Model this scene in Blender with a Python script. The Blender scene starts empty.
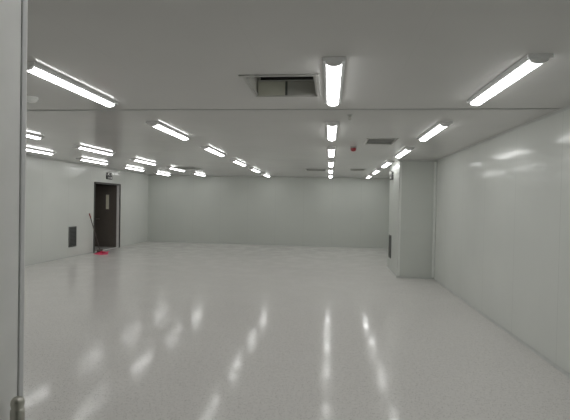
import bpy, bmesh, math, random
from mathutils import Matrix, Vector
random.seed(7)
S = bpy.context.scene
C = S.collection
PI = math.pi

# ------------------------------------------------------------------ room sizes (metres)
CAM_H = 1.763
H = 2.873            # ceiling height
XL, XR = -7.793, 2.5515
Y0, YB = -0.35, 17.845
T = 0.10             # wall panel thickness
DY0, DY1, DZ = 13.60, 15.30, 2.32     # double door opening in the left wall
COLX, COLY0, COLY1 = 1.683, 10.724, 12.5

# ------------------------------------------------------------------ materials
def newmat(name):
    m = bpy.data.materials.new(name); m.use_nodes = True
    nt = m.node_tree
    return m, nt, nt.nodes['Principled BSDF']

def plain(name, col, rough=0.5, metal=0.0, coat=0.0, spec=0.5, noise=0.04):
    m, nt, b = newmat(name)
    b.inputs['Roughness'].default_value = rough
    b.inputs['Metallic'].default_value = metal
    b.inputs['Coat Weight'].default_value = coat
    b.inputs['Specular IOR Level'].default_value = spec
    tc = nt.nodes.new('ShaderNodeTexCoord')
    n = nt.nodes.new('ShaderNodeTexNoise'); n.inputs['Scale'].default_value = 9.0
    n.inputs['Detail'].default_value = 3.0
    nt.links.new(tc.outputs['Object'], n.inputs['Vector'])
    r = nt.nodes.new('ShaderNodeValToRGB')
    r.color_ramp.elements[0].position = 0.3; r.color_ramp.elements[1].position = 0.7
    r.color_ramp.elements[0].color = tuple(c*(1-noise) for c in col)+(1,)
    r.color_ramp.elements[1].color = tuple(min(1, c*(1+noise)) for c in col)+(1,)
    nt.links.new(n.outputs['Fac'], r.inputs['Fac'])
    nt.links.new(r.outputs['Color'], b.inputs['Base Color'])
    return m

def panelmat(name, col, rough, axis, pitch, offset, seam=0.88, wave=0.02, spec=0.5):
    """coated steel sandwich panels: thin seams every `pitch` m along an axis, slight oil-canning"""
    m, nt, b = newmat(name); N = nt.nodes; L = nt.links
    b.inputs['Roughness'].default_value = rough
    b.inputs['Specular IOR Level'].default_value = spec
    tc = N.new('ShaderNodeTexCoord'); sp = N.new('ShaderNodeSeparateXYZ')
    L.new(tc.outputs['Object'], sp.inputs[0])
    def math_(op, a, bb):
        n = N.new('ShaderNodeMath'); n.operation = op
        for i, v in enumerate((a, bb)):
            if v is None: continue
            if isinstance(v, (int, float)): n.inputs[i].default_value = v
            else: L.new(v, n.inputs[i])
        return n.outputs[0]
    v = math_('ADD', sp.outputs[axis], 100*pitch-offset)
    v = math_('MODULO', v, pitch)
    v = math_('SUBTRACT', v, pitch/2)
    v = math_('ABSOLUTE', v, None)
    line = math_('GREATER_THAN', v, pitch/2-0.004)
    nz = N.new('ShaderNodeTexNoise'); nz.inputs['Scale'].default_value = 0.7; nz.inputs['Detail'].default_value = 4
    L.new(tc.outputs['Object'], nz.inputs['Vector'])
    r = N.new('ShaderNodeValToRGB')
    r.color_ramp.elements[0].position = 0.3; r.color_ramp.elements[1].position = 0.7
    r.color_ramp.elements[0].color = tuple(c*0.97 for c in col)+(1,)
    r.color_ramp.elements[1].color = tuple(min(1, c*1.02) for c in col)+(1,)
    L.new(nz.outputs['Fac'], r.inputs['Fac'])
    mx = N.new('ShaderNodeMix'); mx.data_type = 'RGBA'
    L.new(line, mx.inputs[0]); L.new(r.outputs['Color'], mx.inputs[6])
    mx.inputs[7].default_value = tuple(c*seam for c in col)+(1,)
    L.new(mx.outputs[2], b.inputs['Base Color'])
    n2 = N.new('ShaderNodeTexNoise'); n2.inputs['Scale'].default_value = 1.6; n2.inputs['Detail'].default_value = 1
    L.new(tc.outputs['Object'], n2.inputs['Vector'])
    bp = N.new('ShaderNodeBump'); bp.inputs['Strength'].default_value = 1.0; bp.inputs['Distance'].default_value = wave
    L.new(n2.outputs['Fac'], bp.inputs['Height']); L.new(bp.outputs['Normal'], b.inputs['Normal'])
    return m

WALLC = (0.735, 0.755, 0.725)
M = {}
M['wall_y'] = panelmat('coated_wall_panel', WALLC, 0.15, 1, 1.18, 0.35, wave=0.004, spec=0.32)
M['wall_x'] = panelmat('coated_wall_panel_end_dimmed', (0.63, 0.655, 0.62), 0.30, 0, 1.18, 0.1, wave=0.004)  # colour darkened in place of the weaker light on the end walls
M['ceil'] = panelmat('coated_ceiling_panel', (0.64, 0.635, 0.62), 0.11, 0, 1.15, 0.57, seam=0.97, wave=0.003, spec=0.05)
M['side'] = plain('side_room_wall_shaded', (0.16, 0.15, 0.14), 0.6)  # dark tone paints in the shade of an unlit white room
M['alu'] = plain('anodised_aluminium', (0.62, 0.63, 0.62), 0.35, 0.6)
M['cove'] = plain('white_cove_profile', (0.56, 0.575, 0.555), 0.35)
M['bead'] = plain('white_bead_profile', (0.80, 0.82, 0.79), 0.4)
M['joint'] = plain('grey_joint_profile', (0.44, 0.45, 0.44), 0.45)
M['frame'] = plain('door_frame_grey', (0.06, 0.058, 0.055), 0.5)
M['reveal'] = plain('door_reveal_light', (0.85, 0.84, 0.83), 0.35)
M['leaf'] = plain('door_leaf_brown_grey_shaded', (0.15, 0.132, 0.115), 0.45)  # brown-grey with the darkness of the unlit room put into the colour
M['nearleaf'] = plain('pale_door_leaf', (0.80, 0.80, 0.785), 0.35)
M['edge'] = plain('door_edge_profile', (0.64, 0.645, 0.65), 0.4, 0.0)
M['steel'] = plain('brushed_steel', (0.52, 0.51, 0.46), 0.35, 1.0)
M['housing'] = plain('lamp_housing_white', (0.66, 0.67, 0.67), 0.35)
M['cap'] = plain('lamp_end_cap_grey', (0.90, 0.90, 0.90), 0.4)
M['ventframe'] = plain('vent_frame', (0.48, 0.48, 0.46), 0.4)
M['ventbox'] = plain('vent_duct_inside', (0.55, 0.55, 0.52), 0.6)
M['louvre'] = plain('vent_louvre_grey', (0.27, 0.275, 0.26), 0.6)
M['filterL'] = plain('vent_filter_olive', (0.50, 0.505, 0.43), 0.8)
M['filterR'] = plain('vent_filter_grey', (0.38, 0.38, 0.35), 0.8)
M['dark'] = plain('dark_slot', (0.025, 0.025, 0.024), 0.7)
M['grille'] = plain('grille_grey', (0.075, 0.08, 0.075), 0.45)
M['grilleframe'] = plain('grille_frame', (0.12, 0.125, 0.12), 0.45)
M['red'] = plain('alarm_red', (0.33, 0.02, 0.03), 0.4)
M['pink'] = plain('pink_plastic', (0.88, 0.13, 0.25), 0.45)
M['white'] = plain('white_plastic', (0.82, 0.83, 0.81), 0.4)
M['body'] = plain('dark_lamp_body', (0.10, 0.10, 0.10), 0.45)
M['wood'] = plain('dark_stick', (0.13, 0.11, 0.10), 0.5)
M['redtip'] = plain('red_grip', (0.32, 0.07, 0.06), 0.5)
M['bristle'] = plain('broom_bristles', (0.07, 0.065, 0.06), 0.9)
M['pane'] = plain('cream_pane_painted_light', (0.97, 0.94, 0.78), 0.25)  # opaque bright cream stands in for light showing in the glass
M['lens'] = plain('clear_lamp_lens', (0.75, 0.75, 0.72), 0.15)

def tubemat():
    m, nt, b = newmat('lit_tube_diffuser')
    b.inputs['Base Color'].default_value = (0.9, 0.9, 0.9, 1)
    b.inputs['Emission Color'].default_value = (1.0, 1.0, 0.985, 1)
    b.inputs['Emission Strength'].default_value = 10.5
    b.inputs['Roughness'].default_value = 0.4
    return m
M['tube'] = tubemat()

def floormat():
    m, nt, b = newmat('pale_flecked_epoxy'); N = nt.nodes; L = nt.links
    tc = N.new('ShaderNodeTexCoord')
    big = N.new('ShaderNodeTexNoise'); big.inputs['Scale'].default_value = 0.5; big.inputs['Detail'].default_value = 2
    L.new(tc.outputs['Object'], big.inputs['Vector'])
    r = N.new('ShaderNodeValToRGB')
    r.color_ramp.elements[0].position = 0.3; r.color_ramp.elements[0].color = (0.715, 0.70, 0.68, 1)
    r.color_ramp.elements[1].position = 0.72; r.color_ramp.elements[1].color = (0.745, 0.73, 0.71, 1)
    L.new(big.outputs['Fac'], r.inputs['Fac'])
    vo = N.new('ShaderNodeTexVoronoi'); vo.inputs['Scale'].default_value = 55
    L.new(tc.outputs['Object'], vo.inputs['Vector'])
    r2 = N.new('ShaderNodeValToRGB')          # scattered darker flecks
    r2.color_ramp.elements[0].position = 0.10; r2.color_ramp.elements[0].color = (0.55, 0.55, 0.53, 1)
    r2.color_ramp.elements[1].position = 0.30; r2.color_ramp.elements[1].color = (1, 1, 1, 1)
    L.new(vo.outputs['Distance'], r2.inputs['Fac'])
    sm = N.new('ShaderNodeTexNoise'); sm.inputs['Scale'].default_value = 26; sm.inputs['Detail'].default_value = 6
    L.new(tc.outputs['Object'], sm.inputs['Vector'])
    r3 = N.new('ShaderNodeValToRGB')
    r3.color_ramp.elements[0].position = 0.35; r3.color_ramp.elements[0].color = (0.95, 0.95, 0.95, 1)
    r3.color_ramp.elements[1].position = 0.65; r3.color_ramp.elements[1].color = (1.02, 1.02, 1.02, 1)
    L.new(sm.outputs['Fac'], r3.inputs['Fac'])
    def mul(a, c):
        x = N.new('ShaderNodeMix'); x.data_type = 'RGBA'; x.blend_type = 'MULTIPLY'; x.inputs[0].default_value = 1
        L.new(a, x.inputs[6]); L.new(c, x.inputs[7]); return x.outputs[2]
    L.new(mul(mul(r.outputs['Color'], r2.outputs['Color']), r3.outputs['Color']), b.inputs['Base Color'])
    rr = N.new('ShaderNodeMapRange'); rr.inputs[3].default_value = 0.10; rr.inputs[4].default_value = 0.19
    pn = N.new('ShaderNodeTexNoise'); pn.inputs['Scale'].default_value = 2.2; pn.inputs['Detail'].default_value = 4
    L.new(tc.outputs['Object'], pn.inputs['Vector'])          # unevenly polished coat
    rr.inputs[1].default_value = 0.40; rr.inputs[2].default_value = 0.62
    L.new(pn.outputs['Fac'], rr.inputs[0]); L.new(rr.outputs[0], b.inputs['Roughness'])
    bn = N.new('ShaderNodeTexNoise'); bn.inputs['Scale'].default_value = 4.5; bn.inputs['Detail'].default_value = 2
    L.new(tc.outputs['Object'], bn.inputs['Vector'])
    bp = N.new('ShaderNodeBump'); bp.inputs['Strength'].default_value = 1; bp.inputs['Distance'].default_value = 0.0005
    L.new(bn.outputs['Fac'], bp.inputs['Height']); L.new(bp.outputs['Normal'], b.inputs['Normal'])
    b.inputs['Specular IOR Level'].default_value = 0.11
    return m
M['floor'] = floormat()

# ------------------------------------------------------------------ mesh helpers
def box(bm, x0, x1, y0, y1, z0, z1):
    vs = [bm.verts.new((x, y, z)) for x in (x0, x1) for y in (y0, y1) for z in (z0, z1)]
    for f in ((0,1,3,2),(4,6,7,5),(0,4,5,1),(2,3,7,6),(0,2,6,4),(1,5,7,3)):
        bm.faces.new([vs[i] for i in f])

def extrude_profile(bm, pts, axis, a, b, close=True):
    """pts: 2D outline, extruded along axis ('x' or 'y')"""
    def P(p, t): return (t, p[0], p[1]) if axis == 'x' else (p[0], t, p[1])
    A = [bm.verts.new(P(p, a)) for p in pts]; B = [bm.verts.new(P(p, b)) for p in pts]
    n = len(pts)
    for i in range(n):
        j = (i+1) % n
        bm.faces.new((A[i], A[j], B[j], B[i]))
    if close:
        bm.faces.new(A[::-1]); bm.faces.new(B)

def tube(bm, p0, p1, r0, r1=None, seg=20):
    r1 = r0 if r1 is None else r1
    p0, p1 = Vector(p0), Vector(p1); d = (p1-p0).normalized()
    u = d.orthogonal().normalized(); v = d.cross(u)
    R = []
    for p, r in ((p0, r0), (p1, r1)):
        R.append([bm.verts.new(p+u*math.cos(2*PI*k/seg)*r+v*math.sin(2*PI*k/seg)*r) for k in range(seg)])
    for k in range(seg):
        j = (k+1) % seg
        bm.faces.new((R[0][k], R[0][j], R[1][j], R[1][k]))
    bm.faces.new(R[0][::-1]); bm.faces.new(R[1])

def lathe(bm, prof, seg=28, flip=1):
    """prof: (r, z) rings about local z; ends capped"""
    rings = [[bm.verts.new((r*math.cos(2*PI*k/seg), r*math.sin(2*PI*k/seg), z)) for k in range(seg)] for r, z in prof]
    for a, b in zip(rings, rings[1:]):
        for k in range(seg):
            j = (k+1) % seg
            bm.faces.new((a[k], a[j], b[j], b[k]))
    bm.faces.new(rings[0][::-1]); bm.faces.new(rings[-1])

def obj(name, bm, mat, parent=None, bevel=0, smooth=False):
    bmesh.ops.recalc_face_normals(bm, faces=bm.faces)
    me = bpy.data.meshes.new(name); bm.to_mesh(me); bm.free()
    o = bpy.data.objects.new(name, me); C.objects.link(o)
    me.materials.append(mat)
    if parent: o.parent = parent
    if smooth:
        for p in me.polygons: p.use_smooth = True
        try: me.set_sharp_from_angle(angle=math.radians(35))
        except Exception: pass
    if bevel:
        md = o.modifiers.new('bevel', 'BEVEL'); md.width = bevel; md.segments = 2; md.limit_method = 'ANGLE'
    return o

def boxes(name, lst, mat, parent=None, bevel=0):
    bm = bmesh.new()
    for b in lst: box(bm, *b)
    return obj(name, bm, mat, parent, bevel)

def struct(o):
    o['kind'] = 'structure'; return o

def thing(name, label, cat, loc=(0,0,0), group=None, rot=None):
    o = bpy.data.objects.new(name, None); C.objects.link(o); o.location = loc
    o.empty_display_size = 0.1
    o['label'] = label; o['category'] = cat
    if group: o['group'] = group
    if rot is not None: o.rotation_euler = rot
    return o

def copy_tree(o, parent=None):
    c = o.copy(); C.objects.link(c)
    if parent: c.parent = parent
    for ch in list(o.children): copy_tree(ch, c)
    return c

def slab_with_holes(bm, u0, u1, v0, v1, w0, w1, holes, plane):
    """solid slab in the (u,v) plane with rectangular holes; w = thickness direction"""
    us = sorted({u0, u1, *[h[0] for h in holes], *[h[1] for h in holes]})
    vs = sorted({v0, v1, *[h[2] for h in holes], *[h[3] for h in holes]})
    cells = set()
    for i in range(len(us)-1):
        for j in range(len(vs)-1):
            cu, cv = (us[i]+us[i+1])/2, (vs[j]+vs[j+1])/2
            if not any(h[0] < cu < h[1] and h[2] < cv < h[3] for h in holes): cells.add((i, j))
    cache = {}
    def V(i, j, k):
        key = (i, j, k)
        if key not in cache:
            u, v, w = us[i], vs[j], (w0, w1)[k]
            cache[key] = bm.verts.new((u, v, w) if plane == 'xy' else (w, u, v))
        return cache[key]
    for (i, j) in cells:
        for k in (0, 1):
            bm.faces.new([V(i, j, k), V(i+1, j, k), V(i+1, j+1, k), V(i, j+1, k)])
        for (di, dj, a, b) in ((-1, 0, (i, j), (i, j+1)), (1, 0, (i+1, j), (i+1, j+1)), (0, -1, (i, j), (i+1, j)), (0, 1, (i, j+1), (i+1, j+1))):
            if (i+di, j+dj) not in cells:
                bm.faces.new([V(*a, 0), V(*b, 0), V(*b, 1), V(*a, 1)])

# ------------------------------------------------------------------ the setting
VENTS = [(-0.785, -0.145, 3.72, 4.42), (0.62, 1.08, 7.28, 7.90), (-0.79, -0.15, 13.62, 14.35), (0.64, 1.07, 13.50, 13.95), (-4.98, -4.36, 13.45, 14.2)]
struct(boxes('floor', [(XL-3.6, XR+T, Y0-1.9, YB+T, -0.12, 0)], M['floor']))
bm = bmesh.new(); slab_with_holes(bm, XL-3.6, XR+T, Y0-1.9, YB+T, H, H+0.05, VENTS, 'xy')
struct(obj('ceiling', bm, M['ceil']))
bm = bmesh.new(); slab_with_holes(bm, Y0, YB, 0, H, XL-T, XL, [(DY0, DY1, -1, DZ)], 'yz')
struct(obj('wall_left', bm, M['wall_y']))
struct(boxes('wall_right', [(XR, XR+T, Y0, YB, 0, H)], M['wall_y']))
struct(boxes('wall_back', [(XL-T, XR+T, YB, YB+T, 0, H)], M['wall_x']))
# front wall with the doorway the camera stands in, and the lobby behind it
NL = -0.685      # plane of the open near door leaf
bm = bmesh.new()
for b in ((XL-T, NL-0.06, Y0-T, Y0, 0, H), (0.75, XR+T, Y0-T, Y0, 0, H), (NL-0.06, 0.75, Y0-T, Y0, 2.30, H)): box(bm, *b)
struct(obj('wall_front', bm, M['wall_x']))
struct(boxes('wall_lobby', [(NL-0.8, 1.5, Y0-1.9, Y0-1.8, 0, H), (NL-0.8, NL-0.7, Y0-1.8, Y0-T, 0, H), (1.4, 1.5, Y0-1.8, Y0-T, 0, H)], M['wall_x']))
# side room seen through the open doors
struct(boxes('wall_side_room', [(XL-3.4, XL-3.3, 12.2, 17.2, 0, H), (XL-3.3, XL-T, 12.2, 12.3, 0, H), (XL-3.3, XL-T, 17.1, 17.2, 0, H)], M['side']))
struct(boxes('floor_side_room', [(XL-3.3, XL-T-0.001, 12.3, 17.1, 0.0, 0.006)], M['floor']))
struct(boxes('ceiling_side_room', [(XL-3.3, XL-T-0.001, 12.3, 17.1, H-0.02, H-0.001)], M['side']))
# boxed-in column on the right wall
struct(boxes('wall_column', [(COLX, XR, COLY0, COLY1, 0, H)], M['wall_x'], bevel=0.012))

def cove(n, sgn=1):     # concave quarter profile: (out from wall, height)
    r = 0.03
    pts = [(0, 0)] + [(r, 0)] + [(r-r*math.sin(a), r-r*math.cos(a)) for a in [k*PI/16 for k in range(1, 8)]] + [(0, r)]
    return pts
def cove_run(name, axis, base, out, a, b, z=0, up=1):
    bm = bmesh.new()
    pts = [(base+out*(p[0]), z+up*p[1]) for p in cove(0)]
    extrude_profile(bm, pts, axis, a, b)
    return struct(obj(name, bm, M['cove'], smooth=True))
e = 0.001
cove_run('baseboard_left', 'y', XL+e, 1, Y0, DY0-0.07, e)
cove_run('baseboard_left_end', 'y', XL+e, 1, DY1+0.07, YB-e, e)
cove_run('baseboard_right', 'y', XR-e, -1, Y0, COLY0-e, e)
cove_run('baseboard_back', 'x', YB-e, -1, XL, XR, e)
cove_run('baseboard_column_front', 'x', COLY0-e, -1, COLX-0.03, XR-e, e)
cove_run('baseboard_column_side', 'y', COLX-e, -1, COLY0-0.03, COLY1, e)
cove_run('trim_1', 'y', XR-e, -1, Y0, COLY0-e, H-e, -1)
cove_run('trim_2', 'y', XL+e, 1, Y0, YB, H-e, -1)
cove_run('trim_3', 'x', YB-e, -1, XL, XR, H-e, -1)
cove_run('trim_4', 'x', COLY0-e, -1, COLX-0.03, XR-e, H-e, -1)
# vertical corner profiles of the column and the cross joint of the ceiling
struct(boxes('trim_5', [(XR-0.055, XR-e, COLY0-0.04, COLY0-e, 0.04, H-0.04)], M['bead'], bevel=0.01))
struct(boxes('trim_6', [(COLX-0.006, COLX+0.05, COLY0-0.006, COLY0-e, 0.05, H-0.05), (COLX-0.006, COLX-e, COLY0-0.006, COLY0+0.05, 0.05, H-0.05)], M['bead']))
struct(boxes('trim_7', [(XL+0.05, XR-0.05, 5.055, 5.105, H-0.006, H-e)], M['joint']))

# ------------------------------------------------------------------ double door in the left wall
dd = bpy.data.objects.new('door_1', None); C.objects.link(dd); dd.location = (XL, (DY0+DY1)/2, 0); struct(dd)
def lb(lst):            # boxes given in world, parent's origin removed
    o = dd.location
    return [(a-o.x, b-o.x, c-o.y, d-o.y, f-o.z, g-o.z) for a, b, c, d, f, g in lst]
boxes('door_frame', lb([(XL+e, XL+0.018, DY0-0.05, DY0+0.012, 0, DZ+0.04), (XL+e, XL+0.018, DY1-0.012, DY1+0.06, 0, DZ+0.04), (XL+e, XL+0.018, DY0+0.012, DY1-0.012, DZ-0.012, DZ+0.04)]), M['frame'], dd, bevel=0.003)
boxes('door_reveal', lb([(XL-T, XL, DY1-0.012, DY1-e, 0.002, DZ-e), (XL-T, XL, DY0+e, DY0+0.012, 0.002, DZ-e), (XL-T, XL, DY0+0.012, DY1-0.012, DZ-0.012, DZ-e)]), M['reveal'], dd)
boxes('threshold', lb([(XL-T, XL, DY0+0.012, DY1-0.012, 0.001, 0.007)]), M['reveal'], dd)
def leaf(y0, y1):
    x1, x0 = XL-T-0.012, XL-T-0.852
    wx0, wx1, wz0, wz1 = (x0+x1)/2+0.005, (x0+x1)/2+0.13, 1.42, 1.96
    l = boxes('door_leaf', lb([(x0, wx0, y0, y1, 0.01, DZ-0.02), (wx1, x1, y0, y1, 0.01, DZ-0.02), (wx0, wx1, y0, y1, 0.01, wz0), (wx0, wx1, y0, y1, wz1, DZ-0.02)]), M['leaf'], dd)
    boxes('window_pane', lb([(wx0+e, wx1-e, y0+0.012, y1-0.012, wz0+e, wz1-e)]), M['pane'], l)
    bm = bmesh.new()
    hx = x0+0.08-dd.location.x; yy = (y0+y1)/2-dd.location.y
    for s in (-1, 1):
        tube(bm, (hx, yy+s*0.021, 1.05), (hx, yy+s*0.07, 1.05), 0.011)
        tube(bm, (hx-0.01, yy+s*0.065, 1.05), (hx+0.13, yy+s*0.065, 1.05), 0.010)
    obj('door_handle', bm, M['steel'], l, smooth=True)
leaf(DY1-0.01, DY1+0.035)
leaf(DY0-0.035, DY0+0.01)

# near door leaf, standing open at the left edge of the view
NE = 0.913        # y of the free edge
nd = bpy.data.objects.new('door_2', None); C.objects.link(nd); nd.location = (NL, 0.3, 0); struct(nd)
def nb(lst): return [(a-NL, b-NL, c-0.3, d-0.3, f, g) for a, b, c, d, f, g in lst]
boxes('door_leaf', nb([(NL-0.045, NL, Y0+0.005, NE-0.024, 0.012, 2.27)]), M['nearleaf'], nd, bevel=0.002)
boxes('edge_profile', nb([(NL-0.048, NL+0.0025, NE-0.024+e, NE-0.009, 0.012, 2.27)]), M['edge'], nd, bevel=0.002)
boxes('edge_seal', nb([(NL-0.043, NL-0.002, NE-0.009+e, NE, 0.012, 2.27)]), M['nearleaf'], nd, bevel=0.003)
bm = bmesh.new()
hx, hy = 0.034, NE-0.068-0.3
prof = [(0.004, 1.341), (0.009, 1.339), (0.0125, 1.334), (0.0135, 1.328), (0.0125, 1.321), (0.0115, 1.317), (0.0135, 1.314), (0.014, 1.308), (0.014, 0.95), (0.0125, 0.942), (0.006, 0.937)]
seg = 24; rings = [[bm.verts.new((hx+r*math.cos(2*PI*k/seg), hy+r*math.sin(2*PI*k/seg), z)) for k in range(seg)] for r, z in prof]
for a_, b_ in zip(rings, rings[1:]):
    for k in range(seg):
        j = (k+1) % seg; bm.faces.new((a_[k], a_[j], b_[j], b_[k]))
bm.faces.new(rings[0]); bm.faces.new(rings[-1])
for zz in (1.23, 0.99): tube(bm, (0.0005, hy, zz), (hx, hy, zz), 0.008)
obj('pull_handle', bm, M['steel'], nd, smooth=True)

# ------------------------------------------------------------------ ceiling lights
LEN = 1.33
def make_light():
    t = thing('ceiling_light', 'x', 'ceiling light', (0, 0, H))
    bm = bmesh.new()   # pressed housing: plate with sloping sides
    extrude_profile(bm, [(-0.088, -0.0005), (0.088, -0.0005), (0.081, -0.020), (0.062, -0.030), (-0.062, -0.030), (-0.081, -0.020)], 'y', -LEN/2-0.02, LEN/2+0.02)
    obj('housing', bm, M['housing'], t)
    bm = bmesh.new()
    arc = [(0.058*math.cos(a), -0.0305-0.027*math.sin(a)) for a in [k*PI/14 for k in range(15)]]
    extrude_profile(bm, arc, 'y', -LEN/2, LEN/2)
    obj('diffuser', bm, M['tube'], t, smooth=True)
    for s in (-1, 1):
        bm = bmesh.new()
        arc = [(0.064*math.cos(a), -0.0306-0.032*math.sin(a)) for a in [k*PI/14 for k in range(15)]]
        y0, y1 = s*(LEN/2+0.0005), s*(LEN/2+0.028)
        extrude_profile(bm, arc, 'y', min(y0, y1), max(y0, y1))
        obj('end_cap', bm, M['cap'], t, smooth=True)
        bm = bmesh.new(); box(bm, -0.088, 0.088, min(s*(LEN/2+0.0205), s*(LEN/2+0.033)), max(s*(LEN/2+0.0205), s*(LEN/2+0.033)), -0.029, -0.0005)
        obj('end_plate', bm, M['cap'], t)
    return t
proto = make_light(); used = False
ORD = {-1: 'just above and beyond the top of the view', 0: 'nearest the camera', 1: 'second', 2: 'third', 3: 'fourth', 4: 'fifth', 5: 'sixth and farthest'}
ROWS = [(0.0105, 'centre row', 'ceiling lights in the centre row', -1),
        (-2.495, 'row left of centre', 'ceiling lights in the row left of centre', -1),
        (1.4835, 'row by the right wall', 'ceiling lights in the row by the right wall', -1),
        (-5.19, 'second row from left wall', 'ceiling lights in the second row from the left wall', 0),
        (-6.69, 'row along the left wall', 'ceiling lights in the row closest to the left wall', 0)]
for x, rn, grp, i0 in ROWS:
    for i in range(i0, 6):  # unseen near lights of the outer rows are added for their light
        o = proto if not used else copy_tree(proto); used = True
        o.location = (x, 3.9709+i*2.5366, H)
        if i == -1: lab = 'unseen white batten light above the view, %s' % rn
        elif i == 0: lab = 'white batten light nearest the camera, %s' % rn
        elif i == 5: lab = 'white batten light by the back wall, %s' % rn
        else: lab = 'white batten light, %s from the camera, %s' % (ORD[i], rn)
        o['label'] = lab; o['group'] = grp

# ------------------------------------------------------------------ ceiling air vents (recessed boxes)
def vent(i, r, label, detail):
    x0, x1, y0, y1 = r; cx, cy = (x0+x1)/2, (y0+y1)/2; a, b = (x1-x0)/2, (y1-y0)/2
    t = thing('ceiling_vent', label, 'air vent', (cx, cy, H), 'recessed ceiling air vents')
    f = 0.028
    boxes('flange', [(-a-f, a+f, -b-f, -b+0.006, -0.012, -e), (-a-f, a+f, b-0.006, b+f, -0.012, -e), (-a-f, -a+0.006, -b+0.006, b-0.006, -0.012, -e), (a-0.006, a+f, -b+0.006, b-0.006, -0.012, -e)], M['ventframe'], t, bevel=0.002)
    d = 0.26
    boxes('duct_box', [(-a+e, a-e, b-0.012, b-e, 0.0, d), (-a+e, a-e, -b+e, -b+0.012, 0.0, d), (-a+e, -a+0.012, -b+0.012, b-0.012, 0.0, d), (a-0.012, a-e, -b+0.012, b-0.012, 0.0, d), (-a+e, a-e, -b+e, b-e, d, d+0.01)], M['ventbox'], t)
    if detail:
        # two filter pads low on the far side, the dark slot above them, and the centre bar
        y = b-0.013
        boxes('filter_pad', [(-a+0.03, -0.012, y-0.02, y, -0.002, 0.135)], M['filterL'], t)
        boxes('filter_pad', [(0.012, a-0.02, y-0.02, y, -0.002, 0.135)], M['filterR'], t)
        boxes('centre_bar', [(-0.011, 0.011, y-0.026, y, -0.002, 0.137)], M['grille'], t)
        boxes('slot', [(-a+0.05, a-0.05, y-0.012, y, 0.150, 0.185)], M['dark'], t)
        boxes('rail', [(-a+0.03, a-0.02, y-0.03, y, 0.1375, 0.149)], M['ventframe'], t)
        boxes('side_rail', [(-a+0.013, -a+0.024, -b+0.02, b-0.02, 0.0, 0.02), (a-0.019, a-0.013, -b+0.02, b-0.02, 0.0, 0.03)], M['ventframe'], t)
    else:
        n = 9
        bm = bmesh.new()
        for k in range(n):
            yy = -b+0.03+(2*b-0.06)*k/(n-1)
            extrude_profile(bm, [(yy-0.014, 0.03), (yy-0.010, 0.032), (yy+0.014, 0.004), (yy+0.010, 0.002)], 'x', -a+0.012, a-0.012)
        obj('louvre', bm, M['louvre'], t)
VL = ['large grey recessed ceiling vent with filter pads beside the nearest centre light',
      'grey slatted ceiling vent between centre row and right row, near red alarm',
      'thin grey ceiling vent by the back wall, just left of the centre light row',
      'small grey ceiling vent by the back wall, just right of the centre light row',
      'grey ceiling vent near the far left corner beside the second light row']
for i, r in enumerate(VENTS): vent(i, r, VL[i], i == 0)

# ------------------------------------------------------------------ wall air grilles
def grille(label, loc, facing):
    t = thing('wall_air_grille', label, 'air grille', loc, 'low wall air grilles')
    w, h = 0.19, 0.31
    s = facing
    def X(a, b): return (min(s*a, s*b), max(s*a, s*b))
    x0, x1 = X(0.001, 0.022)
    boxes('frame', [(x0, x1, -w, w, -h, -h+0.03), (x0, x1, -w, w, h-0.03, h), (x0, x1, -w, -w+0.03, -h+0.03, h-0.03), (x0, x1, w-0.03, w, -h+0.03, h-0.03)], M['grilleframe'], t, bevel=0.003)
    xa, xb = X(0.001, 0.004)
    boxes('backing', [(xa, xb, -w+0.031, w-0.031, -h+0.031, h-0.031)], M['dark'], t)
    bm = bmesh.new()
    for k in range(14):
        z = -h+0.045+k*(2*h-0.09)/13
        extrude_profile(bm, [(s*0.005, z+0.012), (s*0.006, z+0.015), (s*0.020, z-0.008), (s*0.019, z-0.011)], 'y', -w+0.031, w-0.031)
    obj('louvre', bm, M['grille'], t)
grille('dark grey louvred air grille low on the left wall before the doorway', (XL, 12.37, 0.62), 1)
grille('dark air grille seen edge-on low on the side of the column', (COLX, 12.06, 0.64), -1)

# ------------------------------------------------------------------ emergency lights
def emergency(label, loc, s):
    t = thing('emergency_light', label, 'emergency light', loc, 'twin-head emergency lights')
    def X(a, b): return (min(s*a, s*b), max(s*a, s*b))
    boxes('body', [X(0.001, 0.055)+(-0.17, 0.17, -0.12, 0.015)], M['body'], t, bevel=0.008)
    boxes('battery_label', [X(0.0555, 0.057)+(-0.11, -0.02, -0.085, -0.055)], M['white'], t)
    boxes('battery_label', [X(0.0555, 0.057)+(0.04, 0.12, -0.095, -0.03)], M['white'], t)
    for y in (-0.10, 0.10):
        bm = bmesh.new()
        tube(bm, (s*0.028, y, 0.0155), (s*0.028, y, 0.04), 0.008)
        tube(bm, (s*0.005, y, 0.075), (s*0.065, y-0.012, 0.066), 0.036, 0.052)
        h = obj('lamp_head', bm, M['body'], t, smooth=True)
        bm = bmesh.new(); tube(bm, (s*0.0655, y-0.012, 0.066), (s*0.071, y-0.013, 0.065), 0.044, 0.036)
        obj('lens', bm, M['lens'], h, smooth=True)
emergency('dark twin-head emergency light on the left wall above the doorway', (XL, 14.48, 2.61), 1)
emergency('dark twin-head emergency light high on the side of the column', (COLX, 11.92, 2.58), -1)

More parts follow.
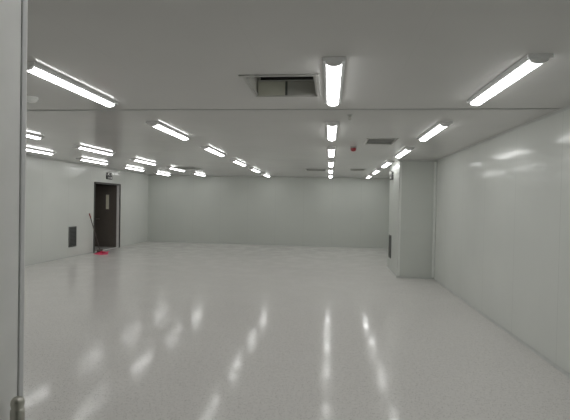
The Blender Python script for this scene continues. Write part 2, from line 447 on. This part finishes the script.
# ------------------------------------------------------------------ small ceiling devices
t = thing('ceiling_sprinkler', 'tiny grey pendent sprinkler on the ceiling right of the second centre light', 'sprinkler', (0.225, 5.39, H))
bm = bmesh.new(); lathe(bm, [(0.034, -0.0005), (0.034, -0.004), (0.020, -0.012), (0.012, -0.013)]); obj('escutcheon', bm, M['joint'], t, smooth=True)
bm = bmesh.new()
tube(bm, (0, 0, -0.0135), (0, 0, -0.032), 0.011)
for s in (-1, 1): tube(bm, (s*0.009, 0, -0.030), (s*0.014, 0, -0.048), 0.003, seg=8); tube(bm, (s*0.014, 0, -0.047), (0, 0, -0.062), 0.003, seg=8)
obj('sprinkler_body', bm, M['steel'], t)
bm = bmesh.new(); lathe(bm, [(0.006, -0.060), (0.019, -0.0625), (0.019, -0.065), (0.004, -0.066)]); obj('deflector', bm, M['joint'], t)

t = thing('ceiling_alarm', 'small dark red round alarm on the ceiling right of the centre row', 'fire alarm', (0.43, 8.37, H))
bm = bmesh.new(); lathe(bm, [(0.062, -0.0005), (0.062, -0.016), (0.052, -0.02)]); obj('base', bm, M['ventframe'], t, smooth=True)
bm = bmesh.new(); lathe(bm, [(0.056, -0.0205), (0.056, -0.05), (0.046, -0.072), (0.025, -0.085), (0.006, -0.088)]); obj('dome', bm, M['red'], t, smooth=True)

t = thing('smoke_detector', 'white round smoke detector on the ceiling beside the near left light', 'smoke detector', (-3.28, 4.41, H))
bm = bmesh.new(); lathe(bm, [(0.075, -0.0005), (0.075, -0.018), (0.070, -0.022)]); obj('base', bm, M['white'], t, smooth=True)
bm = bmesh.new(); lathe(bm, [(0.066, -0.0225), (0.064, -0.036), (0.050, -0.052), (0.024, -0.060), (0.006, -0.061)]); obj('sensor_cover', bm, M['white'], t, smooth=True)

# ------------------------------------------------------------------ broom and dustpan by the doorway
P0, P1 = Vector((-7.60, 13.62, 0.07)), Vector((-7.765, 13.25, 1.31))
t = thing('broom', 'thin dark broom leaning in the near side of the doorway', 'broom', P0)
D = P1-P0
bm = bmesh.new(); tube(bm, D*0.03, D*0.88, 0.014); obj('stick', bm, M['wood'], t, smooth=True)
bm = bmesh.new(); tube(bm, D*0.881, D, 0.017); obj('grip', bm, M['redtip'], t, smooth=True)
boxes('broom_head', [(-0.03, 0.03, -0.14, 0.14, 0.0, 0.045)], M['wood'], t, bevel=0.006)
bm = bmesh.new()
for k in range(24):
    y = -0.13+0.26*k/23
    for x in (-0.018, 0, 0.018):
        tube(bm, (x, y, -0.001), (x*1.5, y*1.08, -0.062), 0.005, 0.006, seg=6)
obj('bristles', bm, M['bristle'], t)

t = thing('dustpan', 'bright pink plastic dustpan lying on the floor before the doorway', 'dustpan', (-7.34, 13.22, 0.0), rot=(0, 0, math.radians(-28)))
bm = bmesh.new()
box(bm, -0.17, 0.17, -0.15, 0.15, 0.001, 0.007)
for s in (-1, 1): extrude_profile(bm, [(-0.15, 0.0065), (0.15, 0.0065), (0.15, 0.075), (-0.13, 0.018)], 'x', *( (-0.17, -0.164) if s < 0 else (0.164, 0.17)))
box(bm, -0.17, 0.17, 0.144, 0.15, 0.0065, 0.08)
box(bm, -0.17, 0.17, 0.09, 0.15, 0.0745, 0.08)
obj('pan', bm, M['pink'], t)
bm = bmesh.new(); tube(bm, (0, 0.1505, 0.05), (0, 0.30, 0.06), 0.018, 0.014); obj('handle', bm, M['pink'], t, smooth=True)

# ------------------------------------------------------------------ camera
yaw, pit, rol = 0.1033, 0.0153, 0.0197
def rows():
    R1 = Matrix(((math.cos(yaw), math.sin(yaw), 0), (-math.sin(yaw), math.cos(yaw), 0), (0, 0, 1)))      # (x,y,z)
    R2 = Matrix(((1, 0, 0), (0, math.cos(pit), -math.sin(pit)), (0, math.sin(pit), math.cos(pit))))
    R3 = Matrix(((math.cos(rol), 0, math.sin(rol)), (0, 1, 0), (-math.sin(rol), 0, math.cos(rol))))
    return R3 @ R2 @ R1
R = rows()
right, fwd, up = R[0], R[1], R[2]
cam = bpy.data.cameras.new('camera'); co = bpy.data.objects.new('camera', cam); C.objects.link(co)
mw = Matrix.Identity(4)
for i in range(3):
    mw[i][0] = right[i]; mw[i][1] = up[i]; mw[i][2] = -fwd[i]
mw[2][3] = CAM_H
co.matrix_world = mw
cam.sensor_width = 36; cam.lens = 430/570*36; cam.clip_start = 0.05
S.camera = co

# ------------------------------------------------------------------ world and colour
w = bpy.data.worlds.new('world'); S.world = w; w.use_nodes = True
w.node_tree.nodes['Background'].inputs[0].default_value = (0.02, 0.02, 0.02, 1)
S.view_settings.view_transform = 'Standard'; S.view_settings.look = 'None'
S.view_settings.gamma = 1; S.view_settings.exposure = 0.0
try: S.view_settings.use_curve_mapping = False
except Exception: pass
S.cycles.use_denoising = True
S.cycles.max_bounces = 10; S.cycles.diffuse_bounces = 7; S.cycles.glossy_bounces = 4
S.cycles.sample_clamp_indirect = 4.0
